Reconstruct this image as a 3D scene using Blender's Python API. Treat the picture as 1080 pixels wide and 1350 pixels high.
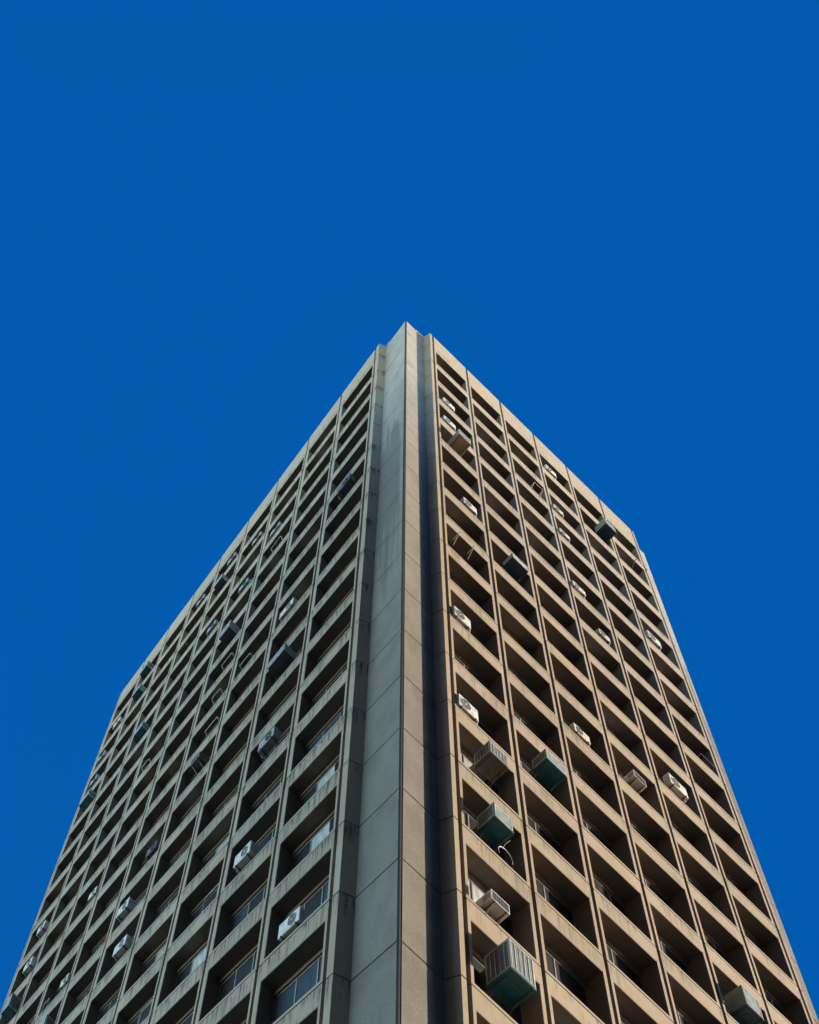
import bpy, bmesh, math, random
from mathutils import Vector, Matrix
R_ = math.radians
for o in list(bpy.data.objects): bpy.data.objects.remove(o)
scene = bpy.context.scene
COL = scene.collection
random.seed(7)

# ------------------------------------------------------------------ solved view
AL = -0.23769                       # the two facades meet at an acute corner
UR = Vector((math.cos(AL), -math.sin(AL), 0)); UL = Vector((0, 1, 0))
DR = -UL; DL = -UR
Z0 = 73.888                         # height of joint 0 above the pavement
FH = 3.2                            # storey height
CAM = Vector((-14.95241, -22.25385, Z0 - 72.28837))
YAW, PIT, ROL, FPX = -0.10811, 1.05211, 0.64211, 1425.37
fw = Vector((math.sin(YAW)*math.cos(PIT), math.cos(YAW)*math.cos(PIT), math.sin(PIT)))
rt = Vector((math.cos(YAW), -math.sin(YAW), 0)); up = rt.cross(fw)
r2 = rt*math.cos(ROL) + up*math.sin(ROL); u2 = -rt*math.sin(ROL) + up*math.cos(ROL)
cd = bpy.data.cameras.new('camera'); cam = bpy.data.objects.new('camera', cd); COL.objects.link(cam)
m = Matrix((r2, u2, -fw)).transposed().to_4x4(); m.translation = CAM
cam.matrix_world = m
cd.sensor_fit = 'HORIZONTAL'; cd.sensor_width = 36; cd.lens = FPX/1080*36
cd.shift_x = 486.584/1080; cd.shift_y = -119.598/1080
cd.clip_start = 0.1; cd.clip_end = 3000
scene.camera = cam

# ------------------------------------------------------------------ light
SUN_EL = R_(8)
sh = (UR*0.91 + DR*0.582).normalized()
sunv = Vector((sh.x*math.cos(SUN_EL), sh.y*math.cos(SUN_EL), math.sin(SUN_EL)))
w = bpy.data.worlds.new('World'); scene.world = w; w.use_nodes = True
nt = w.node_tree; nt.nodes.clear()
out = nt.nodes.new('ShaderNodeOutputWorld'); bg = nt.nodes.new('ShaderNodeBackground')
sky = nt.nodes.new('ShaderNodeTexSky'); sky.sky_type = 'NISHITA'; sky.sun_disc = False
sky.sun_elevation = SUN_EL; sky.sun_rotation = math.atan2(sunv.x, sunv.y)
sky.altitude = 300; sky.air_density = 1.0; sky.dust_density = 0.3; sky.ozone_density = 3.0
hs = nt.nodes.new('ShaderNodeMix'); hs.data_type = 'RGBA'      # deep polarised blue above, paler towards the horizon
hs.inputs[7].default_value = (.0, .53, 2.18, 1)
tcw = nt.nodes.new('ShaderNodeTexCoord'); sxw = nt.nodes.new('ShaderNodeSeparateXYZ'); nt.links.new(tcw.outputs['Generated'], sxw.inputs[0])
mrw = nt.nodes.new('ShaderNodeMapRange'); mrw.interpolation_type = 'SMOOTHSTEP'; mrw.inputs[1].default_value = .10; mrw.inputs[2].default_value = .52
mrw.inputs[3].default_value = .0; mrw.inputs[4].default_value = .998
nt.links.new(sxw.outputs[2], mrw.inputs[0]); nt.links.new(mrw.outputs[0], hs.inputs[0])
gain = nt.nodes.new('ShaderNodeMix'); gain.data_type = 'RGBA'; gain.blend_type = 'MULTIPLY'; gain.inputs[0].default_value = 1
gain.inputs[7].default_value = (11.6, 10.8, 10.2, 1); gain.clamp_result = False
dtw = nt.nodes.new('ShaderNodeVectorMath'); dtw.operation = 'DOT_PRODUCT'; nt.links.new(tcw.outputs['Generated'], dtw.inputs[0])
dtw.inputs[1].default_value = (sh.x, sh.y, 0)
mg = nt.nodes.new('ShaderNodeMapRange'); mg.interpolation_type = 'SMOOTHSTEP'      # the low western sky is bright haze, the sun side is clear
mg.inputs[1].default_value = -.15; mg.inputs[2].default_value = .45; nt.links.new(dtw.outputs['Value'], mg.inputs[0])
gc = nt.nodes.new('ShaderNodeMix'); gc.data_type = 'RGBA'; gc.inputs[6].default_value = (12.2, 11.3, 10.7, 1); gc.inputs[7].default_value = (3.0, 3.4, 4.2, 1)
nt.links.new(mg.outputs[0], gc.inputs[0]); nt.links.new(gc.outputs[2], gain.inputs[7])
nt.links.new(sky.outputs[0], gain.inputs[6]); nt.links.new(gain.outputs[2], hs.inputs[6]); nt.links.new(hs.outputs[2], bg.inputs[0])
bg.inputs[1].default_value = 0.10
nt.links.new(bg.outputs[0], out.inputs[0])
sd = bpy.data.lights.new('sun', 'SUN'); sd.energy = 4.3; sd.angle = R_(0.53); sd.color = (1.0, 0.84, 0.64)
so = bpy.data.objects.new('sun', sd); COL.objects.link(so)
so.rotation_euler = sunv.to_track_quat('Z', 'Y').to_euler(); so.location = (60, -60, 120)
vs = scene.view_settings; vs.view_transform = 'Standard'; vs.look = 'None'; vs.exposure = 0.95; vs.gamma = 1

# ------------------------------------------------------------------ materials
def newmat(name):
    mt = bpy.data.materials.new(name); mt.use_nodes = True
    n = mt.node_tree; return mt, n, n.nodes['Principled BSDF']
def mixc(n, fac, a, b, blend='MIX'):
    x = n.nodes.new('ShaderNodeMix'); x.data_type = 'RGBA'; x.blend_type = blend
    def setin(i, v):
        if isinstance(v, (tuple, list)): x.inputs[i].default_value = (*v, 1) if len(v) == 3 else v
        elif isinstance(v, (int, float)): x.inputs[i].default_value = v
        else: n.links.new(v, x.inputs[i])
    setin(0, fac); setin(6, a); setin(7, b)
    return x.outputs[2]
def ramp(n, src, p0, p1, c0=(0, 0, 0), c1=(1, 1, 1)):
    r = n.nodes.new('ShaderNodeValToRGB'); n.links.new(src, r.inputs[0])
    r.color_ramp.elements[0].position = p0; r.color_ramp.elements[1].position = p1
    r.color_ramp.elements[0].color = (*c0, 1); r.color_ramp.elements[1].color = (*c1, 1)
    return r.outputs[0]
def noise(n, scale, detail=4, vec=None, rough=0.55):
    x = n.nodes.new('ShaderNodeTexNoise'); x.inputs['Scale'].default_value = scale
    x.inputs['Detail'].default_value = detail; x.inputs['Roughness'].default_value = rough
    if vec is not None: n.links.new(vec, x.inputs['Vector'])
    return x.outputs['Fac']
def mapping(n, src, scale):
    mp = n.nodes.new('ShaderNodeMapping'); mp.inputs['Scale'].default_value = scale
    n.links.new(src, mp.inputs['Vector']); return mp.outputs[0]
def mathn(n, op, a, b=0.0):
    x = n.nodes.new('ShaderNodeMath'); x.operation = op
    for i, v in enumerate((a, b)):
        if isinstance(v, (int, float)): x.inputs[i].default_value = v
        else: n.links.new(v, x.inputs[i])
    return x.outputs[0]
def bump(n, src, strength, dist, bsdf):
    b = n.nodes.new('ShaderNodeBump'); b.inputs['Strength'].default_value = strength; b.inputs['Distance'].default_value = dist
    n.links.new(src, b.inputs['Height']); n.links.new(b.outputs[0], bsdf.inputs['Normal'])

def concrete(name, base, dark, warm, streak=0.5, speck=0.0, low_tint=None, blot=.8, pats=(.46, .60)):
    mt, n, b = newmat(name)
    tc = n.nodes.new('ShaderNodeTexCoord').outputs['Object']
    geo = n.nodes.new('ShaderNodeNewGeometry')
    big = noise(n, 0.35, 5, tc); mid = noise(n, 1.0, 5, mapping(n, tc, (3.2, 3.2, 1.5))); fine = noise(n, 38, 3, tc)
    c = mixc(n, ramp(n, big, .35, .7), base, tuple(x*0.84 for x in base))
    c = mixc(n, mathn(n, 'MULTIPLY', ramp(n, mid, .46, .68), blot), c, warm)
    c = mixc(n, mathn(n, 'MULTIPLY', geo.outputs['Random Per Island'], .42), c, tuple(x*0.72 for x in base))
    # run-off streaks under the sills
    st = noise(n, 1.0, 5, mapping(n, tc, (7, 7, .5)), .8)
    sep = n.nodes.new('ShaderNodeSeparateXYZ'); n.links.new(tc, sep.inputs[0])
    ph = mathn(n, 'FRACT', mathn(n, 'DIVIDE', mathn(n, 'SUBTRACT', sep.outputs[2], Z0 - 32*FH), FH))
    msk = ramp(n, ph, .64, .93)
    stf = mathn(n, 'MULTIPLY', mathn(n, 'MULTIPLY', ramp(n, st, .47, .585), msk), streak)
    pat = noise(n, .8, 2, tc)
    stf = mathn(n, 'MULTIPLY', stf, ramp(n, pat, *pats))
    c = mixc(n, stf, c, dark)
    c = mixc(n, mathn(n, 'MULTIPLY', ramp(n, fine, .3, .8), .30), c, tuple(x*0.62 for x in base))
    if speck:
        v = n.nodes.new('ShaderNodeTexVoronoi'); v.inputs['Scale'].default_value = 42; n.links.new(tc, v.inputs['Vector'])
        s = mathn(n, 'MULTIPLY', ramp(n, v.outputs['Distance'], .16, .05), speck)
        s = mathn(n, 'MULTIPLY', s, ramp(n, noise(n, 17, 3, tc), .50, .62))
        c = mixc(n, s, c, tuple(min(1, x*1.6) for x in base))
    if low_tint:       # a darker patch on the street-side face, ragged at its edges
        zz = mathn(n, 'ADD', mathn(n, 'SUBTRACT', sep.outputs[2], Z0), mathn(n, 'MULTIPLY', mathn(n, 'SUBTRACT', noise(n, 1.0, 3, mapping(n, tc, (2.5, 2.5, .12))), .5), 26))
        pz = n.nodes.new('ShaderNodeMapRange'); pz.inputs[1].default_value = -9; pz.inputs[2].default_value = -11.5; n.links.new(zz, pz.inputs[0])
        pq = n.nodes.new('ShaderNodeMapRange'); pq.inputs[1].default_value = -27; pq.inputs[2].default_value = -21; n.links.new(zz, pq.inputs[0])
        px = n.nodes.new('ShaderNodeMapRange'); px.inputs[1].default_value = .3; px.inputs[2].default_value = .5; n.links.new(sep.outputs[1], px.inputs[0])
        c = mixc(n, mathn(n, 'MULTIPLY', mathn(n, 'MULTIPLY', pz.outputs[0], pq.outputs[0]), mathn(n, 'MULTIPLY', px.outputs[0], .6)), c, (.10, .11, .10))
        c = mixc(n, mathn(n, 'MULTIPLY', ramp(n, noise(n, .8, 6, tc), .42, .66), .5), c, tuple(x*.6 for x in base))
    if low_tint:       # paler towards the roof, darker lower down
        hz = mathn(n, 'ADD', sep.outputs[2], mathn(n, 'MULTIPLY', big, 14))
        f = n.nodes.new('ShaderNodeMapRange'); f.inputs[1].default_value = Z0 - 30; f.inputs[2].default_value = Z0 + 16; n.links.new(hz, f.inputs[0])
        c = mixc(n, mathn(n, 'SUBTRACT', 1.0, f.outputs[0]), c, low_tint, 'MULTIPLY')
    n.links.new(c, b.inputs['Base Color']); b.inputs['Roughness'].default_value = .9
    b.inputs['Specular IOR Level'].default_value = .25
    bump(n, mathn(n, 'ADD', fine, mathn(n, 'MULTIPLY', mid, .6)), .5, .012, b)
    return mt
M = {}
M['conc'] = concrete('precast_concrete', (.36, .305, .235), (.05, .055, .048), (.34, .25, .14), .6)
M['stained'] = concrete('weathered_concrete', (.36, .305, .235), (.035, .04, .035), (.33, .25, .17), 1.0, pats=(.38, .47))
M['reveal_shade'] = concrete('shade_toned_reveal', (.20, .158, .12), (.05, .045, .04), (.19, .13, .09), .5)  # reveals and groove sides coloured darker to deepen their shade
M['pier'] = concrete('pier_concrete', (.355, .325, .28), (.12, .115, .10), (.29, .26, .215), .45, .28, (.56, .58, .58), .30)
def simple(name, col, rough=.6, metal=0., var=.35, scale=6, bumps=0., spec=.5):
    mt, n, b = newmat(name)
    tc = n.nodes.new('ShaderNodeTexCoord').outputs['Object']
    f = ramp(n, noise(n, scale, 5, tc), .35, .75)
    n.links.new(mixc(n, f, col, tuple(x*(1-var) for x in col)), b.inputs['Base Color'])
    b.inputs['Roughness'].default_value = rough; b.inputs['Metallic'].default_value = metal
    b.inputs['Specular IOR Level'].default_value = spec
    if bumps: bump(n, noise(n, scale*6, 3, tc), bumps, .01, b)
    return mt
M['seal'] = simple('dark_sealant', (.018, .018, .018), .9)
M['joint'] = simple('shadow_gap_mortar', (.07, .065, .055), .95)
M['roof'] = simple('roof_felt', (.10, .10, .10), .95)
M['flash'] = simple('metal_flashing', (.62, .62, .60), .45, .3, .2)
M['alu'] = simple('aluminium_frame', (.42, .42, .42), .4, .5, .25)
M['wht'] = simple('white_enamel', (.66, .64, .59), .5, 0, .45, 4)
M['ivy'] = simple('yellowed_enamel', (.62, .57, .47), .5, 0, .3, 3)
M['gry'] = simple('grey_enamel', (.46, .47, .46), .5, 0, .35, 3)
M['dgry'] = simple('weathered_grey_enamel', (.30, .31, .31), .55, 0, .45, 4)
M['drk'] = simple('dark_metal', (.085, .092, .10), .5, .2, .3)
M['fan'] = simple('fan_black', (.02, .02, .022), .5)
M['galv'] = simple('galvanised_sheet', (.50, .54, .52), .42, .35, .38, 4)
M['teal'] = simple('teal_paint', (.014, .165, .18), .55, 0, .55, 2.5)
M['navy'] = simple('dark_blue_paint', (.022, .075, .11), .55, 0, .5, 2.5)
M['green'] = simple('faded_green_paint', (.20, .26, .20), .6, 0, .4, 3)
M['tan'] = simple('tan_board', (.62, .44, .22), .8, 0, .35, 2)
M['brown'] = simple('rusty_brown_sheet', (.21, .17, .11), .7, 0, .6, 3)
M['pvc'] = simple('white_hose', (.72, .72, .70), .4, 0, .1)
M['rust'] = simple('rusted_steel', (.16, .11, .075), .75, .2, .5, 8)
M['asph'] = simple('asphalt', (.06, .06, .06), .95, 0, .3, 1.5, .4)
M['pave'] = simple('paving', (.10, .095, .09), .9, 0, .25, 1.2, .3)
M['dirt'] = simple('dry_ground', (.075, .07, .06), .95, 0, .3, .05)
def glass(name, tint, rough=.05):
    mt, n, b = newmat(name)
    tc = n.nodes.new('ShaderNodeTexCoord').outputs['Object']
    oi = n.nodes.new('ShaderNodeObjectInfo')
    f = ramp(n, noise(n, 1.6, 4, mapping(n, tc, (2.5, 2.5, .5))), .40, .62)
    c = mixc(n, f, tint, tuple(x*.55 for x in tint))
    c = mixc(n, mathn(n, 'MULTIPLY', oi.outputs['Random'], .5), c, tuple(x*.5 for x in tint))
    n.links.new(c, b.inputs['Base Color']); b.inputs['Roughness'].default_value = .6
    b.inputs['Coat Weight'].default_value = 1.0; b.inputs['Coat Roughness'].default_value = rough; b.inputs['Coat IOR'].default_value = 1.52
    b.inputs['Specular IOR Level'].default_value = .2
    wv = noise(n, 1.1, 2, tc)
    bb = n.nodes.new('ShaderNodeBump'); bb.inputs['Strength'].default_value = .15; bb.inputs['Distance'].default_value = .02
    n.links.new(wv, bb.inputs['Height']); n.links.new(bb.outputs[0], b.inputs['Coat Normal'])
    return mt
M['gdark'] = glass('window_glass', (.022, .026, .032))
M['gcurt'] = glass('glass_over_curtain', (.58, .50, .42))
M['glight'] = glass('glass_over_blind', (.58, .62, .63))
M['gblue'] = glass('tinted_glass', (.05, .075, .11))

# ------------------------------------------------------------------ mesh helpers
class MB:
    """collects solids given in a facade frame (u along, d outward, z up)"""
    def __init__(s, frame='W', zoff=0.0):
        s.bm = bmesh.new(); s.zo = zoff; s.mats = []
        s.U, s.D = {'R': (UR, DR), 'L': (UL, DL), 'W': (Vector((1, 0, 0)), Vector((0, 1, 0))), 'O': (UR, UL)}[frame]
    def P(s, u, d, z): return s.U*u + s.D*d + Vector((0, 0, z + s.zo))
    def mi(s, k):
        if k not in s.mats: s.mats.append(k)
        return s.mats.index(k)
    def solid(s, pts, faces, k):
        vs_ = [s.bm.verts.new(s.P(*p)) for p in pts]; mi = s.mi(k); fs = []
        for f in faces:
            fc = s.bm.faces.new([vs_[i] for i in f]); fc.material_index = mi; fs.append(fc)
        return fs
    def box(s, u0, u1, d0, d1, z0, z1, k, bev=0.0):
        p = [(u, d, z) for z in (z0, z1) for d in (d0, d1) for u in (u0, u1)]
        fs = s.solid(p, [(0, 1, 3, 2), (4, 6, 7, 5), (0, 4, 5, 1), (2, 3, 7, 6), (0, 2, 6, 4), (1, 5, 7, 3)], k)
        if bev:
            es = {e for f in fs for e in f.edges}
            r = bmesh.ops.bevel(s.bm, geom=list(es), offset=bev, segments=1, affect='EDGES', profile=.5)
            for f in r['faces']: f.material_index = s.mi(k)
    def prism(s, poly, z0, z1, k):
        n = len(poly)
        p = [(a, b, z0) for a, b in poly] + [(a, b, z1) for a, b in poly]
        s.solid(p, [tuple(range(n)), tuple(range(2*n-1, n-1, -1))] + [(i, (i+1) % n, (i+1) % n+n, i+n) for i in range(n)], k)
    def ring(s, u0, u1, z0, z1, a, b, c, e, d0, d1, k, ch=0.0, k2=None, cu=.095, cd=.16):
        """panel: outer u0..u1,z0..z1 with splayed vertical edges; hole a..b,c..e with a chamfered mouth"""
        Q = lambda x0, x1, y0, y1: [(x0, y0), (x1, y0), (x1, y1), (x0, y1)]
        rings = [(Q(u0, u1, z0, z1), d0), (Q(u0, u1, z0, z1), d1-cd), (Q(u0+cu, u1-cu, z0, z1), d1),
                 (Q(a-ch, b+ch, c, e+ch), d1), (Q(a, b, c, e), d1-ch), (Q(a, b, c, e), d0)]
        p = [(x, d, z) for q, d in rings for x, z in q]; f = []
        for r in range(6):
            for i in range(4):
                j = (i+1) % 4; n = (r+1) % 6
                f.append((r*4+i, r*4+j, n*4+j, n*4+i))
        fs = s.solid(p, f, k)
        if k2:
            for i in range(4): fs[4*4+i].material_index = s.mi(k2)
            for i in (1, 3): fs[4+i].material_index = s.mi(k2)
    def tube(s, pts, r, k, seg=6):
        P = [s.P(*p) for p in pts]; rings = []; mi = s.mi(k)
        for i, q in enumerate(P):
            t = (P[min(i+1, len(P)-1)] - P[max(i-1, 0)]).normalized()
            a = t.cross(Vector((0, 0, 1)))
            if a.length < .05: a = t.cross(Vector((1, 0, 0)))
            a.normalize(); b = t.cross(a)
            rings.append([s.bm.verts.new(q + (a*math.cos(h) + b*math.sin(h))*r) for h in [2*math.pi*j/seg for j in range(seg)]])
        for i in range(len(rings)-1):
            for j in range(seg):
                s.bm.faces.new((rings[i][j], rings[i][(j+1) % seg], rings[i+1][(j+1) % seg], rings[i+1][j])).material_index = mi
        for rg in (rings[0], rings[-1]): s.bm.faces.new(rg).material_index = mi
    def disc(s, uc, d0, d1, zc, r, k, seg=20, ri=0.0):
        c = [(math.cos(2*math.pi*i/seg), math.sin(2*math.pi*i/seg)) for i in range(seg)]
        if ri:
            p = [(uc+x*r, d0, zc+y*r) for x, y in c] + [(uc+x*r, d1, zc+y*r) for x, y in c] + [(uc+x*ri, d1, zc+y*ri) for x, y in c] + [(uc+x*ri, d0, zc+y*ri) for x, y in c]
            f = []
            for i in range(seg):
                j = (i+1) % seg
                for a in range(4): f.append((a*seg+i, a*seg+j, ((a+1) % 4)*seg+j, ((a+1) % 4)*seg+i))
            s.solid(p, f, k)
        else:
            p = [(uc+x*r, d0, zc+y*r) for x, y in c] + [(uc+x*r, d1, zc+y*r) for x, y in c]
            s.solid(p, [tuple(range(seg)), tuple(range(2*seg-1, seg-1, -1))] + [(i, (i+1) % seg, (i+1) % seg+seg, i+seg) for i in range(seg)], k)
    def mesh(s, name):
        bmesh.ops.recalc_face_normals(s.bm, faces=s.bm.faces)
        me = bpy.data.meshes.new(name); s.bm.to_mesh(me); s.bm.free()
        for k in s.mats: me.materials.append(M[k])
        return me
    def build(s, name, parent=None):
        o = bpy.data.objects.new(name, s.mesh(name)); COL.objects.link(o)
        if parent: o.parent = parent
        return o
def tag(o, label=None, cat=None, group=None, kind=None):
    if label: o['label'] = label
    if cat: o['category'] = cat
    if group: o['group'] = group
    if kind: o['kind'] = kind
    return o
def empty(name, loc):
    o = bpy.data.objects.new(name, None); COL.objects.link(o); o.location = loc; return o
def copy_tree(o, parent=None):
    c = o.copy(); COL.objects.link(c)
    if parent: c.parent = parent
    for ch in [x for x in bpy.data.objects if x.parent == o]: copy_tree(ch, c)
    return c

# ------------------------------------------------------------------ ground
g = MB('W'); g.box(-1500, 1500, -1500, 1500, -1.2, -0.154, 'dirt'); tag(g.build('ground'), kind='structure')
g = MB('W'); g.box(-60, -9, -200, 200, -1.0, -0.15, 'asph'); g.box(-9.0, 200, -60, -9.0, -1.0, -0.15, 'asph'); tag(g.build('road'), kind='structure')
g = MB('W'); g.box(-9, 45, -9, 75, -.6, -0.004, 'pave'); tag(g.build('pavement'), kind='structure')
g = MB('W'); g.box(-9.16, -9.0, -9.16, 75, -.6, 0.0, 'joint'); g.box(-9.0, 45, -9.16, -9.0, -.6, 0.0, 'joint'); tag(g.build('kerb'), kind='structure')

M['stone'] = simple('pale_render', (.46, .43, .38), .9, 0, .2, .3)
M['slate'] = simple('blocker_brick', (.13, .11, .10), .9, 0, .3, .6)
def block(name, label, x0, x1, y0, y1, h, wallm, face):  # unseen block, added and sized to hold sky light off the tower
    t = empty(name, ((x0+x1)/2, (y0+y1)/2, 0)); cx, cy = (x0+x1)/2, (y0+y1)/2
    b = MB('W'); b.box(x0-cx, x1-cx, y0-cy, y1-cy, -.2, h, wallm); b.build('blocker_wall', t)
    b = MB('W'); b.box(x0-cx-.2, x1-cx+.2, y0-cy-.2, y1-cy+.2, h+.002, h+.6, wallm); b.build('blocker_cornice', t)
    b = MB('W')
    for k in range(int(h/3.4)-1):
        z = 4.6 + k*3.4
        if face == 'x':
            v = y0 + 2
            while v < y1-3: b.box(x1-cx-.05, x1-cx+.02, v-cy, v-cy+1.7, z, z+1.7, 'gdark'); v += 3.6
        else:
            v = x0 + 2
            while v < x1-3: b.box(v-cx, v-cx+1.9, y1-cy-.05, y1-cy+.02, z, z+1.6, 'gdark'); v += 3.6
    tag(b.build('window', t), kind='stuff'); tag(t, label, 'building'); return t
SKY_BLOCKERS = True
# ------------------------------------------------------------------ tower
ZT = Z0 + 8.598
H = lambda n: Z0 - n*FH
S = {'R': dict(w=2.0417, e=.1992, D=.5823, b0=2.3622, bw=3.5452, nb=6, far=25.644, U=UR, Dv=DR),
     'L': dict(w=2.6805, e=.2278, D=.5631, b0=3.1518, bw=4.5619, nb=9, far=46.9, U=UL, Dv=DL)}
GW = .006     # half groove
JG = .024     # half joint gap
SN = {'R': .25, 'L': .245}; SF = {'R': .28, 'L': .40}   # rib widths of a panel, near and far side
OB, OT = .13, 2.435          # bottom and top of an opening above its joint
DEPS = {'R': .92, 'L': .76}     # depth of the reveals
tower = empty('office_tower', (0, 0, 0))
tag(tower, 'tall beige precast concrete office tower seen from below at its blank corner pier', 'building')
LAST = 22
def wall(side):
    s = S[side]; D = s['D']; b = MB(side); DEP = DEPS[side]
    for i in range(s['nb']):
        u0 = s['b0'] + i*s['bw'] + GW; u1 = s['b0'] + (i+1)*s['bw'] - GW
        for n in range(-1, LAST+1):
            zb = H(n) + JG; zt = H(n-1) - JG if n > -1 else ZT
            j = lambda a: random.uniform(-a, a)
            dd = D + j(.006)
            b.ring(u0, u1, zb, zt, u0+SN[side], u1-SF[side], H(n)+OB, H(n)+OT, D-DEP, dd, 'conc' if side == 'R' else 'stained', .022, 'reveal_shade')
            b.box(u0+SN[side]+.003, u1-SF[side]-.003, D-DEP+.004, D-DEP+.16, H(n)+OT-.16, H(n)+OT-.003, 'reveal_shade')
            # filler behind the joint
            b.box(u0+.09, u1-.09, D-DEP+.01, D-.045, H(n)-JG+.001, H(n)+JG-.001, 'seal')
    for i in range(s['nb']+1):
        uc = s['b0'] + i*s['bw']
        for n in range(-1, LAST+1):
            zb = H(n) + .006; zt = H(n-1) - .006 if n > -1 else ZT - .05
            b.box(uc-.03, uc+.03, -.20, D-.166, zb, zt, 'joint')
    return b.build('facade_wall', tower)
wall('R'); wall('L')
block('sky_blocker', 'unseen dark block added to cut sky light, diagonally opposite the corner pier', -80, -40, -84, -6, 72, 'slate', 'x')
block('sky_blocker', 'unseen dark block added to cut sky light, facing the right side of the tower', -36, 62, -85, -48, 72, 'slate', 'y')
def strips(side):
    s = S[side]; D = s['D']
    for near in (True, False):
        b = MB(side)
        if near: poly = [(s['w'], D), (s['b0']-.10, D), (s['b0']-GW, D-.12), (s['b0']-GW, -.12), (s['w']-s['e'], -.12), (s['w']-s['e'], 0)]
        else:
            ue = s['b0'] + s['nb']*s['bw'] + GW
            poly = [(ue+.095, D), (ue+.24, D), (ue+.24+s['e'], 0), (ue+.24+s['e'], -.12), (ue, -.12), (ue, D-.12)]
        cx = sum(p[0] for p in poly)/len(poly); cy = sum(p[1] for p in poly)/len(poly)
        for n in range(-3, LAST+1):
            zb = H(n) + JG; zt = min(H(n-1) - JG, ZT)
            if zb >= ZT: continue
            b.prism(poly, zb, zt, 'conc' if side == 'R' else 'stained')
            b.prism([(cx+(x-cx)*.86, cy+(y-cy)*.93) for x, y in poly], H(n)-JG+.001, H(n)+JG-.001, 'seal')
        b.build('side_fin', tower)
strips('R'); strips('L')
def piers(side):
    s = S[side]; ue = s['b0'] + s['nb']*s['bw'] + GW + .24 + s['e']
    for (a, c, nm) in ((.105, s['w']-s['e'], 'corner_pier'), (ue, s['far'], 'end_pier')):
        b = MB(side)
        for n in range(-3, LAST+1):
            zb = H(n) + JG; zt = min(H(n-1) - JG, ZT)
            if zb >= ZT: continue
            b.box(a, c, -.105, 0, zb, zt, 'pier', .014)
            b.box(a+.01, c-.01, -.10, -.03, H(n)-JG+.001, H(n)+JG-.001, 'seal')
        b.build(nm, tower)
piers('R'); piers('L')
b = MB('O'); b.box(.022, .104, .022, .104, H(LAST), ZT-.02, 'seal'); b.build('corner_joint', tower)
b = MB('O'); b.box(.42, S['R']['far']-.42, .42, S['L']['far']-.42, -.5, H(-2), 'seal')
b.build('core', tower)
b = MB('O'); b.box(.108, S['R']['far']-.12, .108, S['L']['far']-.12, H(-2)+.01, ZT-.35, 'roof'); b.build('roof', tower)
b = MB('O'); b.box(-.2, S['R']['far']+.1, -.2, S['L']['far']+.1, -.5, H(LAST)-.02, 'conc'); b.build('plinth', tower)
b = MB('O'); b.box(S['R']['far']-.10, S['R']['far']+.02, .12, S['L']['far'], H(LAST), ZT, 'conc')
b.box(.12, S['R']['far']-.11, S['L']['far']-.10, S['L']['far']+.02, H(LAST), ZT, 'conc'); b.build('rear_wall', tower)
for side in 'RL':
    s = S[side]; b = MB(side)
    b.box(1.1 if side == 'R' else 2.0, s['w']-s['e']-.01, -.10, .035, ZT+.002, ZT+.06, 'flash')
    b.build('coping', tower)

# windows: proto meshes, then one object per opening
def window_meshes(side, var):
    s = S[side]; W = s['bw'] - 2*GW - SN[side] - SF[side] - .008; hh = OT-.162-OB-.004; f = .05
    rnd = random.Random(var*13 + (5 if side == 'R' else 0))
    k = 3
    cuts = [0] + sorted(W*(i+1)/k + rnd.uniform(-.12, .12) for i in range(k-1)) + [W]
    if side == 'R' and var % 2: cuts = [0, W*.16, W*.47, W]
    fb = MB(side)
    fb.box(0, W, 0, .06, 0, f, 'alu'); fb.box(0, W, 0, .06, hh-f, hh, 'alu')
    for i, c in enumerate(cuts):
        a = min(max(c-.028, 0), W-.056)
        fb.box(a, a+.056, .002, .062, f+.001, hh-f-.001, 'alu')
    if var in (1, 4): fb.box(.06, W-.06, .004, .058, hh*.62, hh*.62+.04, 'alu')
    pb = MB(side)
    kinds = {0: ('gdark', 'gdark', 'gdark'), 1: ('gcurt', 'gdark', 'gdark'), 2: ('gblue', 'gdark', 'gblue'), 3: ('glight', 'gdark', 'gdark'),
             4: ('gdark', 'gcurt', 'gdark'), 5: ('gdark', 'glight', 'gdark'), 6: ('glight', 'glight', 'gdark'), 7: ('gblue', 'gblue', 'gblue')}[var]
    for i in range(k):
        dd = .018 + .012*(i % 2)
        pb.box(cuts[i]+.02, cuts[i+1]-.02, dd, dd+.006, f*.6, hh-f*.6, kinds[i])
    return fb.mesh('window'), pb.mesh('pane')
WM = {(sd_, v): window_meshes(sd_, v) for sd_ in 'RL' for v in range(8)}
openings = []
from bpy_extras.object_utils import world_to_camera_view
bpy.context.view_layer.update()
for side in 'RL':
    s = S[side]
    for i in range(s['nb']):
        for n in range(-1, LAST+1):
            loc = s['U']*(s['b0'] + i*s['bw'] + GW + SN[side] + .004) + s['Dv']*(s['D']-DEPS[side]+.02) + Vector((0, 0, H(n)+OB+.002))
            mid = loc + s['U']*(s['bw']/2)
            d = (mid-CAM)
            k = d.dot(fw); X = 540-486.58 + FPX*d.dot(r2)/k; Y = 675-119.6 - FPX*d.dot(u2)/k
            area = 1/(k*k) * (abs(d.normalized().dot(s['Dv']))) if (-20 < X < 1100 and Y < 1380) else 0
            openings.append((area, side, i, n, loc))
openings.sort(key=lambda t: -t[0])
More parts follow.
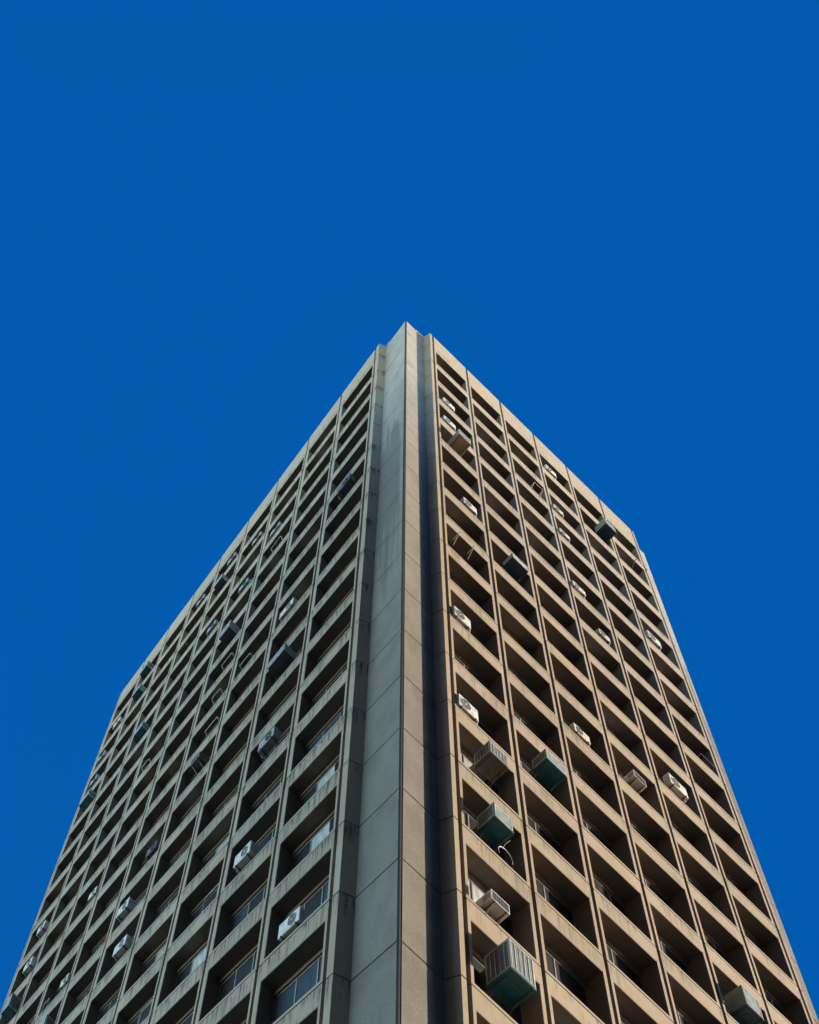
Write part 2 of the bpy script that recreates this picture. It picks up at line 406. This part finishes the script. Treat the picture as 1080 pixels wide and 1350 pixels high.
special = {('R', 0, 9): 3, ('R', 0, 10): 3, ('R', 0, 12): 6, ('R', 0, 14): 6, ('R', 1, 13): 1, ('R', 1, 10): 1, ('R', 1, 12): 1, ('R', 1, 14): 3, ('R', 2, 13): 3,
           ('R', 2, 10): 1, ('R', 2, 11): 3, ('R', 3, 11): 1, ('R', 5, 10): 1, ('R', 3, 12): 3, ('L', 0, 15): 7, ('L', 0, 14): 2, ('L', 2, 11): 6, ('L', 0, 13): 5, ('L', 1, 13): 2}
rest = {'R': bmesh.new(), 'L': bmesh.new()}; restp = {'R': bmesh.new(), 'L': bmesh.new()}
matids = {}
def merge(bmx, me, loc, mats):
    idx = len(bmx.faces); vstart = len(bmx.verts)
    t = me.copy(); t.transform(Matrix.Translation(loc)); bmx.from_mesh(t)
    bmx.faces.ensure_lookup_table()
    for f in bmx.faces[idx:]:
        nm = me.materials[f.material_index]
        if nm not in mats: mats.append(nm)
        f.material_index = mats.index(nm)
    bpy.data.meshes.remove(t)
rm = []; rpm = []; R1 = bmesh.new(); R2 = bmesh.new()
for q, (area, side, i, n, loc) in enumerate(openings):
    rnd = random.Random((7 if side == 'R' else 3)*1009 + i*131 + n*17)
    v = special.get((side, i, n), rnd.choice([0, 2, 0, 2, 7, 4, 0, 5, 0, 0] if side == 'L' else [0, 0, 2, 1, 3, 4, 1, 0, 5]))
    fm, pm = WM[(side, v)]
    if q < 99 and area > 0:
        o = bpy.data.objects.new('window', fm); COL.objects.link(o); o.location = loc; o.parent = tower
        p = bpy.data.objects.new('pane', pm); COL.objects.link(p); p.parent = o
    else:
        merge(R1, fm, loc, rm); merge(R2, pm, loc, rpm)
for bmx, nm, mats, par in ((R1, 'window', rm, tower), (R2, 'pane', rpm, None)):
    me = bpy.data.meshes.new(nm); bmx.to_mesh(me); bmx.free()
    for x in mats: me.materials.append(x)
    o = bpy.data.objects.new(nm, me); COL.objects.link(o)
    if par: o.parent = par; WREST = o; tag(o, kind='stuff')
    else: o.parent = WREST

# ------------------------------------------------------------------ air conditioners
def condenser(side, w_, h_, dp, style):
    body, fanm = {'white': ('wht', 'gry'), 'yellowed': ('ivy', 'gry'), 'grey': ('dgry', 'drk'), 'dark': ('drk', 'fan')}[style]
    root = empty('condenser_unit', (0, 0, 0))
    b = MB(side); b.box(0, w_, 0, dp, 0, h_, body, .018)
    b.box(w_*.69, w_*.70, dp, dp+.004, .03, h_-.03, 'gry')
    for sd2 in (0, 1):
        for k in range(6):
            z = h_*.2 + k*h_*.11
            u = -.006 if sd2 == 0 else w_
            b.box(u, u+.006, dp*.2, dp*.8, z, z+.018, 'gry')
    b.box(w_*.78, w_*.92, dp, dp+.008, h_*.75, h_*.84, 'gry')
    b.build('casing', root)
    b = MB(side); uc = w_*.36; r = min(h_*.41, w_*.31)
    b.disc(uc, dp+.001, dp+.006, h_/2, r, 'drk', 22)
    b.disc(uc, dp+.004, dp+.028, h_/2, r*1.05, fanm if style != 'white' else 'wht', 22, r*.95)
    b.disc(uc, dp+.018, dp+.026, h_/2, r*.66, fanm, 22, r*.62); b.disc(uc, dp+.018, dp+.026, h_/2, r*.35, fanm, 16, r*.31)
    b.disc(uc, dp+.007, dp+.03, h_/2, r*.17, 'wht' if style != 'dark' else 'gry', 12)
    for k in range(4):
        a = math.pi*k/4 + .2
        b.tube([(uc-math.cos(a)*r, dp+.022, h_/2-math.sin(a)*r), (uc+math.cos(a)*r, dp+.022, h_/2+math.sin(a)*r)], .005, fanm, 4)
    b.build('fan_grille', root)
    b = MB(side); b.tube([(w_+.0, dp*.5, h_*.3), (w_+.09, dp*.5, h_*.32), (w_+.14, dp*.2, h_*.2), (w_+.10, -.1, h_*.25), (w_+.02, -.7, h_*.5)], .016, 'gry', 5); b.build('pipe', root)
    for u in (w_*.14, w_*.82):
        b = MB(side)
        b.box(u, u+.04, -.35, dp+.03, -.045, -.004, 'rust'); b.tube([(u+.02, dp-.03, -.04), (u+.02, -.2, -.20)], .014, 'rust', 5)
        b.build('bracket', root)
    return root
def cooler(side, w_, h_, dp, style):
    post, panel, pan = {'teal': ('teal', 'galv', 'teal'), 'tan': ('ivy', 'galv', 'tan'), 'brown': ('brown', 'galv', 'brown'),
                        'grey': ('gry', 'galv', 'teal'), 'green': ('green', 'galv', 'navy'), 'dark': ('dgry', 'gry', 'drk'), 'slate': ('drk', 'wht', 'navy')}[style]
    root = empty('evaporative_cooler', (0, 0, 0))
    b = MB(side); t = .035
    b.box(.02, w_-.02, .02, dp-.02, .03, h_-.03, 'green' if style in ('teal', 'green') else ('brown' if style in ('tan', 'brown') else 'drk'))
    for u in (0, w_-t):
        for d in (0, dp-t): b.box(u, u+t, d, d+t, 0.002, h_-.002, post, .004)
    for z in (h_-t,):
        b.box(t+.001, w_-t-.001, 0.001, t, z, h_-.003, post); b.box(t+.001, w_-t-.001, dp-t, dp-.001, z, h_-.003, post)
        b.box(0.001, t, t+.001, dp-t-.001, z, h_-.003, post); b.box(w_-t, w_-.001, t+.001, dp-t-.001, z, h_-.003, post)
    b.box(.03, w_-.03, .03, dp-.03, h_-.012, h_+.012, post)
    b.build('cabinet', root)
    def louver(face):
        b = MB(side); T = t+.004
        edge = 'wht' if style in ('teal', 'slate') else panel
        if face == 'front':
            fr = lambda u0, u1, d0, d1, z0, z1, k: b.box(u0, u1, dp-.02+d0, dp-.02+d1, z0, z1, k)
            L = w_
        else:
            L = dp
            if face == 'near': fr = lambda u0, u1, d0, d1, z0, z1, k: b.box(.02-d1, .02-d0, u0, u1, z0, z1, k)
            else: fr = lambda u0, u1, d0, d1, z0, z1, k: b.box(w_-.02+d0, w_-.02+d1, u0, u1, z0, z1, k)
        bright = panel if face == 'front' else {'teal': 'green', 'green': 'green', 'brown': 'green', 'tan': 'galv', 'grey': 'gry'}.get(style, 'gry')
        if face == 'front' or style != 'green':
            fr(T, L-T, .001, .006, T, h_-T, 'gry' if face == 'front' else 'drk')
            bw = .035
            fr(T, L-T, .006, .03, T, T+bw, edge); fr(T, L-T, .006, .03, h_-T-bw, h_-T, edge)
            fr(T, T+bw, .006, .03, T+bw+.001, h_-T-bw-.001, edge); fr(L-T-bw, L-T, .006, .03, T+bw+.001, h_-T-bw-.001, edge)
            if style in ('grey', 'brown'):
                k_ = 5
                for k in range(1, k_):
                    u = T + (L-2*T)*k/k_; fr(u-.016, u+.016, .008, .032, T+bw+.002, h_-T-bw-.002, edge)
                for k in range(16):
                    u = T+bw+.01 + (L-2*T-2*bw-.03)*k/15; fr(u, u+.012, .007, .018, T+bw+.003, h_-T-bw-.003, bright)
            else:
                n_ = max(6, int(h_/.055))
                for k in range(n_):
                    z = T+bw+.008 + (h_-2*T-2*bw-.04)*k/(n_-1); fr(T+bw+.003, L-T-bw-.003, .007, .02, z, z+.026, bright)
        else:
            fr(T, L-T, .001, .016, T, h_-T, 'green')
        b.build('louver_panel', root)
    for f in ('front', 'near', 'far'): louver(f)
    b = MB(side); b.box(-.012, w_+.012, -.012, dp+.012, -.035, -.001, pan, .006)
    b.box(w_*.3, w_*.7, dp*.3, dp*.7, -.05, -.036, pan)
    b.build('drip_pan', root)
    b = MB(side); b.box(w_*.2, w_*.8, -.55, -.001, h_*.15, h_*.85, 'drk'); b.build('duct', root)
    for u in (w_*.08, w_*.88):
        b = MB(side)
        b.box(u, u+.03, -.55, dp+.01, -.066, -.037, 'drk'); b.tube([(u+.015, dp*.35, -.06), (u+.015, -.28, -.42)], .013, 'drk', 5)
        b.build('bracket', root)
    return root
def window_ac(side, w_, h_, dp, style):
    root = empty('window_air_conditioner', (0, 0, 0))
    b = MB(side); b.box(0, w_, -.8, dp, 0, h_, 'ivy' if style == 'cream' else 'brown', .01)
    for k in range(6):
        d = dp*.15 + k*dp*.13
        for u in (-.004, w_-.002): b.box(u, u+.006, d, d+.03, h_*.25, h_*.8, 'fan')
    b.build('casing', root)
    b = MB(side); t = .03
    b.box(t, w_-t, dp, dp+.004, t, h_-t, 'fan')
    b.box(0, w_, dp, dp+.02, 0, t-.001, 'wht'); b.box(0, w_, dp, dp+.02, h_-t+.001, h_, 'wht')
    b.box(0, t-.001, dp, dp+.02, t, h_-t, 'wht'); b.box(w_-t+.001, w_, dp, dp+.02, t, h_-t, 'wht')
    for k in range(9):
        u = t + (w_-2*t)*(k+.5)/9; b.box(u-.004, u+.004, dp+.005, dp+.012, t, h_-t, 'gry')
    b.build('coil_grille', root)
    for u in (w_*.15, w_*.8):
        b = MB(side); b.box(u, u+.035, -.5, dp+.03, -.04, -.002, 'rust'); b.tube([(u+.017, dp-.05, -.03), (u+.017, -.18, -.34)], .014, 'galv', 5)
        b.build('bracket', root)
    return root
def rack(side, w_, h_, dp, style):
    root = empty('empty_mounting_frame', (0, 0, 0)); k = 'ivy' if style == 'pale' else ('wht' if style == 'white' else 'rust'); r = .017
    b = MB(side); b.tube([(0, dp, h_), (w_, dp, h_)], r, k); b.tube([(0, -.05, h_), (0, dp, h_)], r, k); b.tube([(w_, -.05, h_), (w_, dp, h_)], r, k)
    b.build('rail', root)
    for u in (0.0, w_):
        b = MB(side); b.tube([(u, dp-.01, h_-.01), (u, -.05, 0)], r*.9, k); b.build('strut', root)
    return root
def casement(side, w_, h_, dp, style):
    """open window sash swung outwards"""
    root = empty('open_sash', (0, 0, 0)); k = 'wht'; r = .016
    b = MB(side); b.tube([(0, dp, 0), (0, dp, h_), (w_, dp, h_), (w_, dp, 0)], r, k); b.build('sash_frame', root)
    b = MB(side); b.tube([(0, dp-.01, h_*.96), (0, -.1, h_*.96)], .01, k); b.tube([(w_, dp-.01, h_*.96), (w_, -.1, h_*.96)], .01, k); b.build('stay', root)
    return root
KIND = {'cond': (condenser, 'condenser unit', 'air conditioner', 'split condensers hung in the window bays'),
        'box': (cooler, 'evaporative cooler', 'air cooler', 'box coolers hung out of the window bays'),
        'wac': (window_ac, 'window air conditioner', 'air conditioner', 'window air conditioners on the tower'),
        'frame': (rack, 'empty mounting frame', 'bracket', 'empty mounting frames on the tower'),
        'sash': (casement, 'thin white frame', 'bracket', 'thin white frames standing in the bays')}
ORD = ['first', 'second', 'third', 'fourth', 'fifth', 'sixth', 'seventh', 'eighth', 'ninth', 'tenth', 'eleventh', 'twelfth', 'thirteenth', 'fourteenth', 'fifteenth', 'sixteenth', 'seventeenth', 'eighteenth']
OC = ['first', 'second', 'third', 'fourth', 'fifth', 'sixth', 'seventh', 'eighth', 'ninth']
# side, kind, column, joint, u centre, z centre above joint, protrusion, width, height, depth, style, look
UNITS = [
 ('R','cond',0,1,1.13,.38,.10,1.05,.55,.34,'white','white'),
 ('R','cond',0,2,1.04,.40,.12,1.05,.55,.34,'white','white'),
 ('R','box',0,3,1.69,1.46,.72,1.00,.68,1.15,'tan','pale, tan-bottomed'),
 ('R','cond',0,5,2.22,.62,.10,1.05,.62,.34,'white','white'),
 ('R','frame',0,7,1.48,1.72,.30,1.05,.55,.55,'pale','rusty pale'),
 ('R','cond',0,9,.80,.50,.15,1.05,.66,.36,'white','white'),
 ('R','cond',0,11,.78,.47,.12,1.10,.66,.36,'white','white'),
 ('R','box',0,12,1.78,1.50,.62,.95,.62,.95,'brown','rusty brown'),
 ('R','box',1,11,1.86,1.42,.60,1.15,.55,.85,'teal','teal-bottomed pale green'),
 ('R','box',0,13,1.61,1.16,.68,.93,.66,.95,'teal','teal'),
 ('R','wac',0,14,1.25,.47,.45,.82,.38,.48,'cream','cream-framed brown'),
 ('R','box',0,15,1.66,1.46,.78,1.05,1.08,1.15,'grey','big ribbed grey'),
 ('R','box',1,6,1.85,1.27,.55,1.18,.40,.75,'slate','shallow white-topped'),
 ('R','cond',3,-1,1.10,.62,.10,1.05,.60,.34,'white','white'),
 ('R','frame',2,1,2.50,1.05,.12,.80,.45,.40,'pale','thin'),
 ('R','cond',3,1,.70,.30,.15,.90,.45,.34,'yellowed','cream'),
 ('R','cond',3,2,.72,.36,.15,.90,.42,.34,'yellowed','cream'),
 ('R','cond',3,4,.76,.42,.15,1.05,.45,.34,'white','white'),
 ('R','box',4,0,2.59,1.97,.70,1.05,.78,1.0,'green','dark-bottomed green'),
 ('R','frame',5,0,2.58,1.60,.30,1.10,.55,.55,'rust','dark rusty'),
 ('R','cond',5,3,.95,.60,.15,1.15,.66,.36,'white','white'),
 ('R','cond',3,5,2.26,.62,.10,.90,.45,.34,'yellowed','dull white'),
 ('R','cond',2,9,1.39,.38,.12,1.05,.50,.34,'yellowed','rounded cream'),
 ('R','wac',3,9,1.35,.62,.40,.80,.42,.42,'cream','cream'),
 ('R','cond',4,8,1.44,.55,.30,1.25,.66,.40,'white','white'),
 ('R','box',4,12,1.32,1.02,.62,.95,.85,.92,'green','green-sided'),
 ('R','frame',5,6,2.45,.55,.06,1.10,.30,.35,'rust','low rusty'),
 ('L','cond',0,4,1.95,1.15,.35,1.40,.62,.45,'dark','dark grey'),
 ('L','cond',2,1,2.62,.50,.15,1.25,.55,.34,'grey','grey'),
 ('L','frame',2,2,1.87,.30,.15,1.25,.45,.34,'pale','pale'),
 ('L','cond',3,0,1.33,.62,.15,1.25,.55,.34,'grey','grey'),
 ('L','cond',4,-1,1.39,.70,.15,1.25,.55,.34,'grey','grey'),
 ('L','box',4,0,2.07,.95,.50,1.20,.60,.80,'dark','dark'),
 ('L','cond',5,-1,1.85,.70,.15,1.25,.55,.34,'grey','grey'),
 ('L','cond',3,2,1.66,.70,.15,1.25,.55,.34,'grey','grey'),
 ('L','cond',4,2,1.58,.70,.15,1.25,.55,.34,'grey','grey'),
 ('L','box',3,4,1.82,1.15,.60,1.25,.85,.90,'dark','slatted grey'),
 ('L','cond',1,6,2.74,.62,.15,1.45,.60,.34,'yellowed','pale'),
 ('L','frame',3,5,1.19,.55,.15,1.30,.45,.40,'white','long white'),
 ('L','frame',2,6,2.70,.40,.15,1.20,.40,.40,'pale','pale'),
 ('L','box',1,8,1.99,1.0,.60,1.55,.62,.90,'dark','wide grey'),
 ('L','frame',5,1,2.60,.90,.15,1.20,.55,.35,'rust','dark'),
 ('L','box',7,-1,2.11,1.06,.50,1.30,.70,.80,'teal','teal-bottomed'),
 ('L','box',7,0,2.00,.91,.50,1.20,.70,.80,'grey','grey'),
 ('L','cond',8,0,1.47,.80,.20,1.25,.55,.34,'white','white'),
 ('L','box',6,3,1.70,.75,.50,1.30,.62,.75,'teal','teal'),
 ('L','cond',8,1,2.51,.55,.20,1.25,.55,.34,'grey','grey'),
 ('L','cond',8,2,2.15,.50,.20,1.25,.55,.34,'grey','grey'),
 ('L','box',8,3,1.25,.55,.60,1.60,.65,.85,'teal','dark green'),
 ('L','frame',5,5,2.93,.50,.10,1.10,.40,.35,'white','thin white'),
 ('L','frame',3,6,1.58,.62,.15,1.05,.45,.35,'pale','small pale'),
 ('L','frame',3,7,1.10,.35,.15,1.40,.45,.40,'white','long white'),
 ('L','wac',3,8,1.55,.95,.45,1.0,.45,.50,'brown','dark'),
 ('L','cond',1,10,1.95,1.0,.35,1.40,.62,.45,'grey','dull grey'),
 ('L','cond',1,12,2.40,.52,.30,1.30,.62,.40,'white','white'),
 ('L','cond',0,14,2.44,.45,.15,1.35,.60,.40,'white','white'),
 ('L','cond',4,10,2.56,.70,.30,1.30,.60,.40,'white','white'),
 ('L','cond',4,11,1.28,.62,.30,1.35,.58,.40,'white','white'),
 ('L','cond',4,9,1.14,.80,.10,1.20,.55,.34,'dark','dark'),
 ('L','sash',2,12,1.07,.55,-.1,1.20,.90,.30,'white','white'),
 ('L','sash',3,13,.95,.55,-.1,1.20,.90,.30,'white','white'),
 ('L','cond',6,8,.71,.42,.15,1.05,.50,.34,'white','white'),
 ('L','cond',8,7,1.05,.70,.30,1.20,.58,.36,'white','white'),
 ('L','cond',8,8,.70,.62,.35,1.30,.60,.40,'white','white'),
 ('L','cond',6,10,.62,.42,.15,1.0,.50,.34,'yellowed','pale'),
 ('L','box',8,9,.95,.75,.70,1.10,.95,.95,'teal','teal'),
 ('L','box',6,11,1.12,.89,.50,1.15,.60,.75,'teal','teal-framed'),
 ('L','sash',6,10,3.5,.45,-.05,.75,.70,.30,'white','white'),
]
protos = {}
for (side, kind, c, n, uc, zc, pr, w_, h_, dp, style, look) in UNITS:
    s = S[side]; fn, noun, cat, grp = KIND[kind]
    key = (side, kind, w_, h_, dp, style)
    if key in protos: o = copy_tree(protos[key])
    else: o = fn(side, w_, h_, dp, style); protos[key] = o
    zb = max(zc - h_/2, .20)
    o.location = s['U']*(s['b0'] + c*s['bw'] + uc - w_/2) + s['Dv']*(s['D'] + pr - dp) + Vector((0, 0, H(n) + zb))
    tag(o, '%s %s, %s row down, %s column %s of corner pier' % (look, noun, ORD[n+1], OC[c], 'right' if side == 'R' else 'left'), cat, grp)

# loose hose under the teal cooler
s = S['R']; h = empty('drain_hose', s['U']*(s['b0']+2.05) + s['Dv']*s['D'] + Vector((0, 0, H(13)+.16)))
b = MB('R'); pts = []
for k in range(19):
    a = math.pi*1.25*k/18 - .35
    pts.append((.35*math.cos(a)+.1, .10, .30*math.sin(a)+.12))
b.tube(pts, .013, 'pvc', 6); b.tube([(-.05, .10, .32), (.05, .2, .55), (.22, .3, .80)], .008, 'gry', 6)
hm = b.build('hose', h)
tag(h, 'looped white hose on the sill under the teal cooler, first column right of pier', 'hose')
